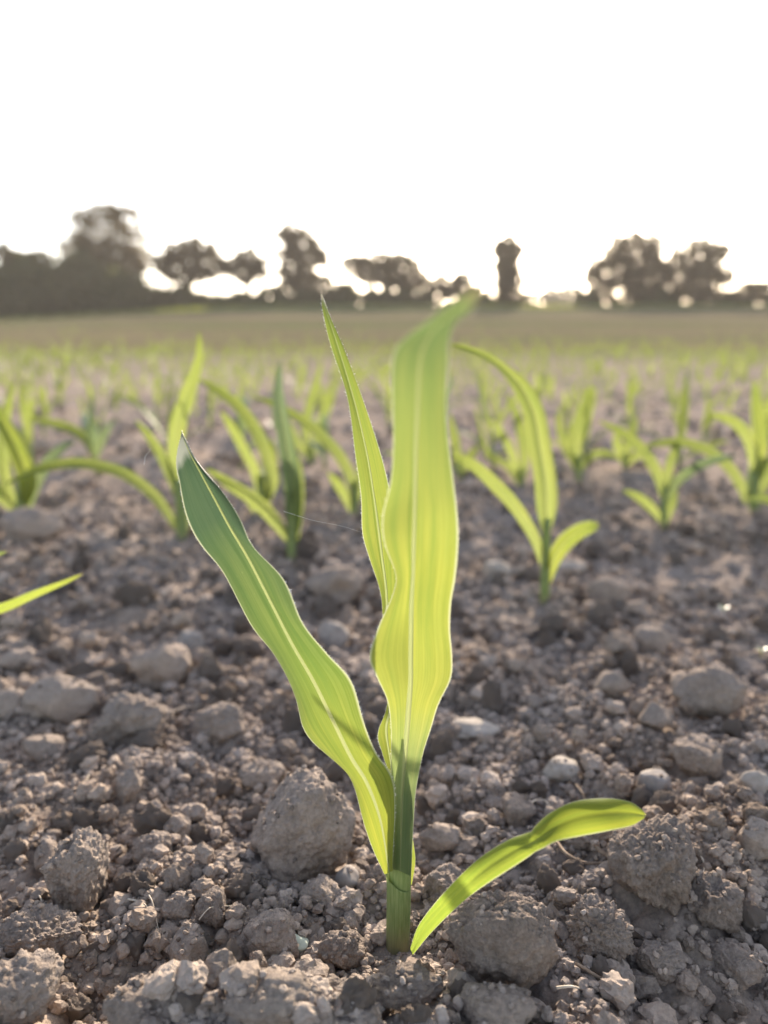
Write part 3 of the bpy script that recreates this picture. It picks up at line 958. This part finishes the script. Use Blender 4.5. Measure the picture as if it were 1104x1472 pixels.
plant(832, 692, 'small maize plant with one broad upright leaf right of the arching leaf', (832, 655), [
    ([(832, 675, 10), (826, 640, 21), (834, 605, 21), (842, 578, 14), (848, 556, 3)], .0, G),
    ([(834, 675, 8), (850, 655, 13), (872, 652, 10), (890, 660, 3)], -.05, G),
    ([(830, 675, 8), (812, 640, 12), (804, 605, 10), (808, 582, 3)], .04, G)], stem_w=9)
plant(954, 758, 'wide spread maize plant in the gap at right with leaves both ways', (955, 700), [
    ([(954, 715, 9), (946, 682, 16), (925, 648, 16), (895, 622, 12), (862, 606, 3)], -.08, G),
    ([(958, 720, 9), (970, 695, 14), (1000, 672, 14), (1030, 661, 11), (1058, 655, 3)], -.06, GR),
    ([(955, 710, 9), (962, 672, 13), (970, 645, 10), (976, 620, 3)], .04, G),
    ([(953, 750, 8), (935, 728, 13), (915, 713, 11), (896, 705, 3)], -.05, G),
    ([(957, 750, 8), (966, 725, 12), (972, 705, 4)], .02, G)], stem_w=10)
plant(1086, 738, 'bushy maize plant at the right edge with a long leaf arching left', (1084, 680), [
    ([(1074, 722, 9), (1064, 695, 15), (1045, 668, 16), (1015, 646, 15), (980, 636, 13), (945, 638, 9), (925, 642, 3)], -.16, G),
    ([(1086, 690, 10), (1080, 640, 18), (1062, 612, 16), (1040, 600, 12), (1018, 594, 3)], -.06, G),
    ([(1090, 690, 10), (1094, 640, 20), (1088, 590, 18), (1083, 545, 3)], .02, M_leafC),
    ([(1092, 710, 10), (1110, 670, 22), (1130, 640, 18), (1150, 625, 3)], .04, G),
    ([(1082, 735, 8), (1078, 700, 14), (1090, 660, 16), (1104, 640, 4)], .05, GR)], stem_w=14)
plant(750, 700, 'maize plant with thin upright leaves hiding behind the arching leaf plant', (749, 670), [
    ([(750, 690, 8), (754, 650, 16), (746, 605, 14), (731, 568, 3)], -.02, G),
    ([(746, 690, 8), (735, 650, 12), (720, 622, 10), (704, 603, 3)], -.03, G),
    ([(748, 695, 8), (728, 668, 11), (700, 650, 9), (684, 585, 3)], .04, G)], stem_w=9)
plant(662, 690, 'maize plant peeping out right of the broad middle leaf', (660, 660), [
    ([(660, 680, 8), (656, 645, 14), (650, 615, 10), (646, 595, 3)], .0, G),
    ([(664, 680, 8), (676, 655, 13), (690, 640, 4)], .03, G)], stem_w=8)
plant(898, 672, 'small maize plant left of the wide spread plant at right', (897, 650), [
    ([(898, 665, 8), (905, 635, 14), (915, 600, 4)], .03, G),
    ([(896, 665, 8), (888, 640, 13), (886, 615, 4)], -.03, G),
    ([(899, 668, 7), (915, 655, 11), (930, 655, 3)], -.03, G)], stem_w=8)
# its row neighbours just outside the frame, whose leaf tips reach in
plant(-190, 1010, 'maize plant outside the left edge whose thin leaf tips reach in', (-185, 900), [
    ([(-185, 930, 10), (-140, 905, 16), (-70, 893, 15), (0, 875, 13), (50, 854, 10), (90, 838, 6), (119, 825, 2)], -.03, M_leafD),
    ([(-185, 920, 10), (-120, 850, 16), (-50, 815, 12), (-10, 800, 7), (10, 793, 2)], -.02, M_leafC),
    ([(-185, 920, 10), (-230, 850, 18), (-240, 760, 12), (-235, 700, 3)], .03, G)], group=None, stem_w=16)
plant(1160, 790, 'maize plant outside the right edge with a pale leaf tip reaching in', (1160, 740), [
    ([(1160, 770, 8), (1140, 738, 14), (1115, 722, 14), (1092, 716, 11), (1073, 719, 3)], -.06, M_leafC),
    ([(1160, 770, 8), (1175, 710, 16), (1180, 650, 3)], .0, G)], group=None, stem_w=11)


# --- generic plants for the rows further back
def free_leaf(rs, az, L, lean, bend, w, n=9, cols=3):
    t = np.linspace(0, 1, n)
    ang = lean + bend * t ** 1.5
    ds = L / (n - 1)
    r = np.concatenate([[0], np.cumsum(np.sin(ang[:-1]) * ds)])
    z = np.concatenate([[0], np.cumsum(np.cos(ang[:-1]) * ds)])
    d = np.array([math.cos(az), math.sin(az), 0])
    s0 = np.array([-math.sin(az), math.cos(az), 0])
    prof = np.sin(np.pi * np.clip(t * .93 + .07, 0, 1)) ** .7
    tw = rs.uniform(-.8, .8)
    V, UV = [], []
    for k in range(n):
        c = d * r[k] + np.array([0, 0, z[k]])
        nn = d * math.cos(ang[k]) - np.array([0, 0, math.sin(ang[k])])
        a = tw * t[k]
        s = s0 * math.cos(a) + nn * math.sin(a)
        for j, u in enumerate(np.linspace(-1, 1, cols)):
            V.append(c + s * u * w * .5 * prof[k] + nn * .0 + np.array([0, 0, abs(u) * w * .12 * prof[k]]))
            UV.append(((u + 1) / 2, t[k]))
    idx = np.arange(n * cols).reshape(n, cols)
    q = np.stack([idx[:-1, :-1], idx[:-1, 1:], idx[1:, 1:], idx[1:, :-1]], -1).reshape(-1, 4)
    return np.array(V), q, np.array(UV)


def free_plant(seed, n=9, cols=3):
    rs = np.random.default_rng(seed)
    lv = []
    a0 = rs.uniform(0, 6.28)
    for k in range(rs.integers(4, 6)):
        az = a0 + math.pi * k + rs.normal(0, .5)
        L = [.10, .15, .17, .15, .11][k] * rs.uniform(.85, 1.15)
        lean = [.9, .6, .4, .2, .08][k] * rs.uniform(.7, 1.3)
        bend = [.9, 1.2, 1.0, .5, .2][k] * rs.uniform(.5, 1.3)
        V, q, UV = free_leaf(rs, az, L, lean, bend, [.014, .019, .022, .02, .014][k] * rs.uniform(.85, 1.2), n, cols)
        lv.append((V + np.array([0, 0, .02 + .016 * k]), q, UV))
    sv, sf = tube(np.array([[0, 0, -.02], [0, 0, .04], [0, 0, .09]]), [.0055, .005, .003], 6)
    return lv, (sv, sf)


# rows with parts (second and third rows back) and whole plants (further rows)
protoP, protoW = [], []
for s in range(6):
    lv, (sv, sf) = free_plant(900 + s, 12, 5)
    e = empty('maize_plant', (0, 0, 0))
    link_mesh('stem', sv, sf, M_stem, e)
    for V, q, UV in lv:
        link_mesh('leaf', V, q, M_leafG if (s + len(V)) % 5 else M_grey, e, uv=UV)
    protoP.append([e, False])
for s in range(8):
    lv, (sv, sf) = free_plant(950 + s, 8, 3)
    offv, VV, QQ, UU = 0, [], [], []
    for V, q, UV in lv:
        VV.append(V); QQ.append(q + offv); UU.append(UV); offv += len(V)
    o = link_mesh('maize_plant', np.vstack(VV), np.vstack(QQ), M_leafG, uv=np.vstack(UU))
    protoW.append([o, False])
rs = np.random.default_rng(41)
rowY = [1.72, 2.42, 3.12, 3.84, 4.55, 5.25, 6.0]
names = ['second', 'third', 'fourth', 'fifth', 'sixth', 'seventh', 'eighth']
cnt = 0
for r, Y in enumerate(rowY):
    x = -.62 * Y
    while x < .62 * Y:
        x += rs.uniform(.13, .22)
        y = Y - .10 * x + rs.normal(0, .04)
        pool = protoP if r < 2 else protoW
        it = pool[rs.integers(len(pool))]
        o = it[0] if not it[1] else (copy_tree(it[0]) if r < 2 else it[0].copy())
        if it[1] and r >= 2:
            col.objects.link(o)
        it[1] = True
        s = rs.uniform(.65, 1.05)
        o.location = (x, y, float(height(x, y, False)) - .004)
        o.rotation_euler = (rs.normal(0, .08), rs.normal(0, .08), rs.uniform(0, 6.28))
        o.scale = (s, s, s)
        where = 'left' if x < -.2 * Y else ('right' if x > .2 * Y else 'middle')
        tag(o, f'blurred young maize plant in the {names[r]} row behind the seedling, {where} third', 'maize plant', f'maize plants in the {names[r]} row back, {where} third')
        cnt += 1
for pool in (protoP, protoW):
    for o, used in pool:
        if not used:
            for c in list(o.children):
                bpy.data.objects.remove(c)
            bpy.data.objects.remove(o)

# the crop beyond: one object
VV, QQ, UU, offv = [], [], [], 0
lib = [free_plant(980 + s, 5, 2)[0] for s in range(8)]
Y = 6.75
while Y < 48:
    n = int(1.36 * Y / (.15 if Y < 15 else .15 + (Y - 15) * .12))
    for k in range(n):
        x = rs.uniform(-.68, .68) * Y
        y = Y - .1 * x + rs.normal(0, .05) * (1 + Y * .02)
        z = float(height(x, y, False)) - .004
        s = rs.uniform(.6, 1.05)
        a = rs.uniform(0, 6.28)
        A = np.array([[math.cos(a), -math.sin(a), 0], [math.sin(a), math.cos(a), 0], [0, 0, 1]]) * s
        for V, q, UV in lib[rs.integers(8)]:
            VV.append(V @ A.T + np.array([x, y, z])); QQ.append(q + offv); UU.append(UV); offv += len(V)
    Y += .70 * max(1, Y / 16)
o = link_mesh('maize_crop', np.vstack(VV), np.vstack(QQ), M_leafG, uv=np.vstack(UU))
tag(o, 'far rows of young maize merging into a green haze up the field', 'maize crop', kind='stuff')


# ------------------------------------------------------------------ roots and threads
def strand(name, pts, r, mat, label, cat, lift=.002, Ys=None, group=None):
    P = []
    for k, (a, b) in enumerate(pts):
        if Ys:
            P.append(at(a, b, Ys[k]))
        else:
            h = hit(a, b)
            P.append(h - ray(a, b) * (lift + .004 + .003 * math.sin(k * 1.7)) / np.linalg.norm(ray(a, b)))
    C = catmull(P, 14 * len(P))
    v, f = tube(C, r * (1 - .55 * np.linspace(0, 1, len(C))), 6)
    o = link_mesh(name, v, f, mat, None, P[0])
    tag(o, label, cat, group)


RT = 'dry roots on the soil'
strand('root', [(205, 1068), (222, 1040), (250, 1022), (285, 1014), (330, 1012)], .0007, M_root, 'pale root curving over the crumbly clod at left', 'root', .010, group=RT)
strand('root', [(112, 1142), (122, 1126), (130, 1108), (132, 1098)], .0004, M_root, 'short white root hair standing left of the small knobbly clod', 'root', .004, group=RT)
strand('root', [(182, 1292), (205, 1298), (218, 1315), (224, 1332), (226, 1345)], .0005, M_root, 'bent pale root thread right of the upright lumpy clod', 'root', .004, group=RT)
strand('root', [(200, 1272), (216, 1290), (222, 1310), (229, 1342)], .0004, M_root, 'second pale root thread crossing the bent one', 'root', .005, group=RT)
strand('root', [(48, 1280), (58, 1290), (62, 1308), (63, 1320)], .0004, M_root, 'fine pale root loop near the left edge', 'root', .004, group=RT)
strand('root', [(286, 1322), (300, 1306), (314, 1303), (335, 1302)], .0003, M_root, 'hair root lying across the round cracked clod', 'root', .010, group=RT)
strand('root', [(835, 1185), (850, 1205), (862, 1222), (880, 1234), (893, 1238)], .0016, M_droot, 'dark thick root stub under the first leaf tip', 'root', .006, group=RT)
strand('root', [(800, 1210), (815, 1228), (840, 1240), (868, 1240), (890, 1232)], .0010, M_droot, 'dark wiry root sprawled under the first leaf', 'root', .005, group=RT)
strand('root', [(970, 1222), (990, 1218), (1008, 1232), (1012, 1250), (1004, 1262)], .0005, M_root, 'pale root looping over the tall angular clod', 'root', .006, group=RT)
strand('root', [(828, 1385), (856, 1402), (885, 1418), (915, 1432)], .0008, M_droot, 'brown root running below the craggy fist of soil', 'root', .004, group=RT)
strand('root', [(800, 1420), (820, 1418), (838, 1421), (858, 1418)], .0006, M_root, 'short straight straw bit below the craggy fist of soil', 'root', .004, group=RT)
strand('root', [(828, 1128), (836, 1138), (841, 1150)], .0006, M_droot, 'little dark twig sticking up above the first leaf', 'root', .006, group=RT)
strand('root', [(760, 1168), (766, 1152), (782, 1150), (790, 1158)], .0005, M_root, 'curled pale rootlet beside the notch of the first leaf', 'root', .006, group=RT)
strand('spider_thread', [(408, 735), (450, 748), (490, 756), (519, 765)], .00006, M_silk, 'thin silvery spider thread strung left of the middle leaf', 'thread', Ys=[BY + .06, BY + .05, BY + .04, BY + .03])
strand('spider_thread', [(207, 668), (209, 656), (214, 650), (216, 645)], .00010, M_silk, 'short floating fibre left of the left leaf tip', 'thread', Ys=[BY + .1, BY + .1, BY + .1, BY + .1])


def weed(px, py, label, s):
    b = hit(px, py)
    e = empty('weed_seedling', b)
    tag(e, label, 'weed', None)
    rs = np.random.default_rng(int(px))
    sv, sf = tube(np.array([[0, 0, -.003], [0, .001, s * .5], [0, 0, s]]), [.0008, .0007, .0006], 6)
    link_mesh('stem', sv, sf, M_stem, e)
    for a in (0.4, 3.4, 2.0):
        V, q, UV = free_leaf(rs, a, s * .9, .8, .9, s * .45, 8, 5)
        link_mesh('leaf', V + np.array([0, 0, s * .8]), q, M_leafC, e, uv=UV)


weed(1040, 888, 'tiny yellow green weed seedling on the soil at right', .010)
weed(1094, 948, 'tiny yellow weed seedling at the right edge above the dark clod', .009)


# ------------------------------------------------------------------ trees on the far field edge
def leaf_cards(rs, n_cl, lobes, per, size, spread, hole=.0):
    """clumps of leaf-sized faces spread through ellipsoid lobes (centre, radii)"""
    P, T = [], []
    vol = np.array([l[1][0] * l[1][2] for l in lobes])
    vol = vol / vol.sum()
    for li, (c, r) in enumerate(lobes):
        for _ in range(max(3, int(n_cl * vol[li]))):
            d = rs.normal(size=3)
            d /= np.linalg.norm(d)
            q = np.array(c) + d * np.array(r) * rs.uniform(.25, 1.0) ** .6
            sp = spread * min(r) * rs.uniform(.5, 1.2)
            m = int(per * rs.uniform(.6, 1.3))
            P.append(q + rs.normal(0, 1, (m, 3)) * sp * np.array([1, 1, .75]))
            T.append(np.clip(rs.normal(.5, .25) + rs.normal(0, .15, m), 0, 1))
    P, T = np.vstack(P), np.concatenate(T)
    n = len(P)
    a = rs.normal(size=(n, 3)); a /= np.linalg.norm(a, axis=1)[:, None]
    b = np.cross(a, rs.normal(size=(n, 3))); b /= np.linalg.norm(b, axis=1)[:, None]
    s = size * rs.uniform(.6, 1.4, n)[:, None]
    hx = []
    for c, r in lobes:
        for _ in range(int(1.1 * (r[0] * r[2]) ** .8 * hole)):
            hx.append((c[0] + rs.normal(0, .5) * r[0], c[2] + rs.normal(0, .5) * r[2], rs.uniform(.15, .34) * (1.5 if rs.random() < .12 else 1)))
    keep = np.ones(n, bool)
    for cx, cz, hr in hx:
        keep &= ((P[:, 0] - cx) ** 2 + (P[:, 2] - cz) ** 2) > hr * hr * (1 + .5 * np.sin(3 * np.arctan2(P[:, 2] - cz, P[:, 0] - cx) + cx))
    P, T, a, b, s = P[keep], T[keep], a[keep], b[keep], s[keep]
    n = len(P)
    V = np.stack([P - a * s, P - b * s * .5, P + a * s, P + b * s * .5], 1).reshape(-1, 3)
    return V, np.arange(4 * n).reshape(n, 4), np.repeat(T, 4)


def tree(name, label, cat, D, basepx, lobes, seed, dens=1.0, per=26, size=.42, spread=.26, trunk=True, mat=None, trunk_r=.45, hole=2.4, group='trees along the far field edge'):
    """basepx = photo column of the foot; lobes (cx,cy,rx,ry) in photo pixels"""
    rs = np.random.default_rng(seed)
    x0 = at(basepx, 445, D)[0]
    z0 = float(height(x0, D, False)) - .1
    o = np.array([x0, D, z0])
    e = empty(name, o)
    tag(e, label, cat, group)
    dep = D * CP
    L3 = []
    for cx, cy, rx, ry in lobes:
        c = at(cx, cy, D + rs.uniform(-1.5, 1.5))
        a, b = rx * 1.22 * dep / F, ry * 1.22 * dep / F
        drop = float(height(0, D, False) - height(c[0], D, False)) if cy > 405 else 0
        c[2] -= max(0, drop) * .5
        b += max(0, drop) * .5
        L3.append((c, (a * .92, min(a, b) * 1.1 + .3, b * .92)))
        for _ in range(4):
            q_ = rs.uniform(-.5, 3.6)
            m_ = rs.uniform(.24, .42)
            L3.append((c + np.array([math.cos(q_) * a * .85, rs.normal(0, .3), math.sin(q_) * b * .85]), (a * m_, a * m_, min(a, b) * m_)))
    if trunk:
        top = max(L3, key=lambda l: l[0][2])[0]
        parts = []
        low = min(l[0][2] - l[1][2] for l in L3)
        fork = np.array([x0 + rs.normal(0, .2), D, z0 + max(1.2, (top[2] - z0) * .42)])
        parts.append(tube(catmull([o - [0, 0, .4], (o + fork) / 2 + [rs.normal(0, .15), 0, 0], fork, (fork + top) / 2 + [rs.normal(0, .3), rs.normal(0, .3), 0], top], 14), np.linspace(trunk_r, .05, 14), 8))
        for c, r in L3:
            if min(r) < .45:
                continue
            parts.append(tube(catmull([fork - [0, 0, .3], (fork * .5 + c * .5) + [0, 0, -.4], c + [0, 0, r[2] * .3]], 8), np.linspace(trunk_r * .5, .04, 8), 6))
            for _ in range(5):
                d = rs.normal(size=3) * np.array(r) * .6
                parts.append(tube(catmull([c + [0, 0, -r[2] * .4], c + d * .5, c + d], 5), np.linspace(trunk_r * .2, .02, 5), 5))
        v, f = join(parts)
        link_mesh('trunk', v, f, M_bark, e, o)
    area = sum(l[1][0] * l[1][2] for l in L3)
    V, Q, T = leaf_cards(rs, int(area * 6.5 * dens) + 50, L3, per * .6, size * .9, spread * .9, hole * 1.7)
    link_mesh('crown', V, Q, mat or M_fol, e, o, smooth=False, attrs={'tint': T})
    return e


D0 = 118
tree('broad_tree', 'tallest round crowned tree rising over the dark wood at left', 'tree', D0, 158, [(155, 335, 40, 32), (185, 362, 26, 30), (120, 365, 30, 22), (160, 385, 42, 34), (195, 395, 16, 20)], 1, 1.35)
tree('small_tree', 'ragged small tree at the far left edge of the treeline', 'tree', D0 - 4, 20, [(25, 376, 18, 12), (2, 366, 10, 14), (55, 372, 16, 9)], 2, 2.2, hole=1.5)
for k, (cx, cy, rx, ry, lab) in enumerate([(2, 420, 36, 26, 'dense dark bush at the left edge of the wood'), (58, 414, 34, 27, 'dense dark bush below the ragged small tree'), (112, 412, 36, 30, 'dense dark bush at the foot of the tallest tree'), (168, 420, 30, 22, 'dense dark bush closing the wood on its right side')]):
    tree('bush', lab, 'bush', D0 - 8 - k % 2, cx, [(cx, cy, rx, ry), (cx - rx * .5, cy + 10, rx * .6, ry * .7), (cx + rx * .5, cy + 8, rx * .6, ry * .7)], 20 + k, 3.2, 34, .5, .30, False, M_fold, hole=0, group='bushes of the dark wood')
tree('broad_tree', 'low spreading tree right of the tallest tree', 'tree', D0, 272, [(270, 366, 28, 18), (245, 382, 22, 14), (298, 384, 22, 16), (270, 395, 30, 12)], 3, 2.4, hole=1.7, trunk_r=.7)
tree('small_tree', 'small round tree between the spreading tree and the tall knobbly one', 'tree', D0, 358, [(357, 378, 20, 15), (340, 388, 14, 12), (372, 390, 16, 12)], 4, 2.4, hole=1.5, trunk_r=.7)
tree('tall_tree', 'tall knobbly tree just left of the thin upright leaf tip', 'tree', D0, 432, [(427, 344, 23, 18), (432, 366, 26, 16), (458, 372, 16, 11), (424, 390, 24, 16), (440, 408, 28, 16)], 5, 2.6, hole=1.5)
tree('broad_tree', 'open flat topped tree between the two tall middle leaves', 'tree', D0, 560, [(512, 382, 18, 14), (545, 380, 22, 14), (578, 388, 22, 16), (600, 402, 14, 14), (530, 398, 14, 10), (560, 402, 22, 10)], 6, 2.6, hole=1.4, trunk_r=.7)
tree('small_tree', 'small dark domed tree behind the bent middle leaf tip', 'tree', D0, 650, [(648, 412, 24, 18), (672, 424, 14, 12), (628, 424, 14, 12)], 7, 2.2, hole=1.5)
tree('narrow_tree', 'narrow column shaped tree standing alone right of the middle leaf', 'tree', D0, 731, [(728, 347, 13, 9), (731, 362, 20, 13), (729, 384, 18, 15), (732, 406, 17, 14), (731, 430, 16, 20)], 8, 3.2, hole=1.6)
tree('broad_tree', 'large round tree, left one of the big pair at right', 'tree', D0, 900, [(915, 362, 30, 24), (885, 388, 32, 28), (925, 395, 26, 30), (870, 405, 20, 24), (905, 425, 40, 20)], 9, 2.1)
tree('broad_tree', 'large square topped tree, right one of the big pair', 'tree', D0, 1000, [(1005, 372, 32, 24), (980, 395, 28, 24), (1018, 400, 26, 28), (995, 425, 34, 22)], 10, 2.1)
tree('small_tree', 'small dark tree at the right end of the treeline', 'tree', D0, 1078, [(1072, 426, 14, 16), (1096, 430, 16, 18), (1052, 432, 14, 12)], 11, 2.2, hole=1.5)
shr = [(215, 428, 26, 14), (258, 430, 24, 12), (300, 434, 26, 11), (345, 434, 22, 12), (392, 430, 24, 13), (440, 430, 26, 14), (492, 428, 24, 15), (545, 430, 26, 12), (592, 430, 26, 13), (690, 436, 22, 10), (845, 434, 16, 12), (945, 434, 20, 14), (1045, 440, 18, 10)]
wh = ['right of the dark wood', 'under the low spreading tree', 'right of the low spreading tree', 'under the small round tree', 'left of the tall knobbly tree', 'under the tall knobbly tree', 'just right of the thin upright leaf tip', 'under the open flat topped tree', 'right of the open flat topped tree', 'left of the column shaped tree', 'left of the big tree pair', 'between the big tree pair', 'right of the big tree pair']
for k, ((cx, cy, rx, ry), w_) in enumerate(zip(shr, wh)):
    tree('shrub', 'low dark shrub ' + w_, 'shrub', D0 - 2 + k % 3, cx, [(cx, cy, rx, ry), (cx + rx * .5, cy + 4, rx * .6, ry * .7), (cx - rx * .5, cy + 4, rx * .6, ry * .7)], 60 + k, 2.2, 30, .42, .30, False, M_fold, hole=.4, group='shrubs along the far field edge')
tree('hedge', 'pale distant hedge far beyond the field between column tree and tree pair', 'hedge', 300, 795, [(775, 432, 22, 10), (810, 428, 26, 14), (840, 432, 22, 10), (690, 432, 26, 10)], 90, .35, 30, .9, .35, False, M_fold)

# grass verge at the foot of the wood
n = 9000
rs = np.random.default_rng(77)
x = rs.uniform(-75, 75, n)
y = D0 - 3 - rs.uniform(0, 1, n) * (4 + 24 * sstep(-12, -60, x))
z = height(x, y, False)
hh = rs.uniform(.25, .7, n)
dx = rs.normal(0, .25, n)
V = np.stack([np.stack([x - .12, y, z], -1), np.stack([x + .12, y, z], -1), np.stack([x + dx, y + rs.normal(0, .2, n), z + hh], -1)], 1).reshape(-1, 3)
o = link_mesh('verge_grass', V, np.arange(3 * n).reshape(n, 3), M_verge, attrs={'tint': np.repeat(rs.random(n), 3)})
tag(o, 'rough grass verge along the far edge of the field', 'grass', kind='stuff')

# ------------------------------------------------------------------ air
HAZE = True
if HAZE:
    bm = bmesh.new()
    bmesh.ops.create_cube(bm, size=1)
    me = bpy.data.meshes.new('haze')
    bm.to_mesh(me)
    bm.free()
    hz = bpy.data.objects.new('haze', me)
    hz.scale = (900, 580, 34)
    hz.location = (0, 200, 14)
    col.objects.link(hz)
    m, nt, out = new_mat('haze air')
    pv = node(nt, 'ShaderNodeVolumePrincipled', Density=.0005, Anisotropy=.15)
    pv.inputs['Color'].default_value = (.95, .88, .81, 1)
    nt.links.new(pv.outputs[0], out.inputs['Volume'])
    me.materials.append(m)
    tag(hz, 'thin warm evening haze over the field', 'haze', kind='stuff')

# ------------------------------------------------------------------ light
SUN_EL, SUN_AZ = R(19), R(12)          # azimuth measured from +Y towards +X
w = bpy.data.worlds.new('World')
scene.world = w
w.use_nodes = True
nt = w.node_tree
bg = nt.nodes['Background']
sky = nt.nodes.new('ShaderNodeTexSky')
sky.sky_type = 'NISHITA'
sky.sun_disc = False
sky.sun_elevation = SUN_EL
sky.sun_rotation = SUN_AZ
sky.air_density = 1.0
sky.dust_density = 1.5
sky.ozone_density = 1.0
hs = nt.nodes.new('ShaderNodeHueSaturation')       # thin high cloud: a paler, whiter sky
hs.inputs['Saturation'].default_value = .75
nt.links.new(sky.outputs[0], hs.inputs['Color'])
wm = mixc(nt, 1.0, hs.outputs[0], (1.04, 1.0, .98), 'MULTIPLY')
nt.links.new(wm, bg.inputs[0])
bg.inputs[1].default_value = .115
sd = bpy.data.lights.new('sun', 'SUN')
sd.energy = 3.8
sd.angle = R(.5)
sd.color = (1.0, .86, .68)
so = bpy.data.objects.new('sun', sd)
d = Vector((math.sin(SUN_AZ) * math.cos(SUN_EL), math.cos(SUN_AZ) * math.cos(SUN_EL), math.sin(SUN_EL)))
so.rotation_euler = d.to_track_quat('Z', 'Y').to_euler()
so.location = (0, 0, 30)
col.objects.link(so)

cam = bpy.data.cameras.new('camera')
cam.sensor_width = 36
cam.lens = F / 1472 * 36
cam.clip_start = .01
cam.clip_end = 2000
cam.dof.use_dof = True
cam.dof.focus_distance = .329
cam.dof.aperture_fstop = 5.1
co = bpy.data.objects.new('camera', cam)
co.location = (0, 0, H)
co.rotation_euler = (R(90) - PITCH, 0, 0)
col.objects.link(co)
scene.camera = co

scene.view_settings.view_transform = 'Standard'
scene.view_settings.look = 'None'
scene.view_settings.exposure = 1.97
scene.view_settings.gamma = 1
cy = scene.cycles
cy.use_denoising = True
cy.max_bounces = 8
cy.transmission_bounces = 6
cy.volume_bounces = 0
cy.sample_clamp_indirect = 10
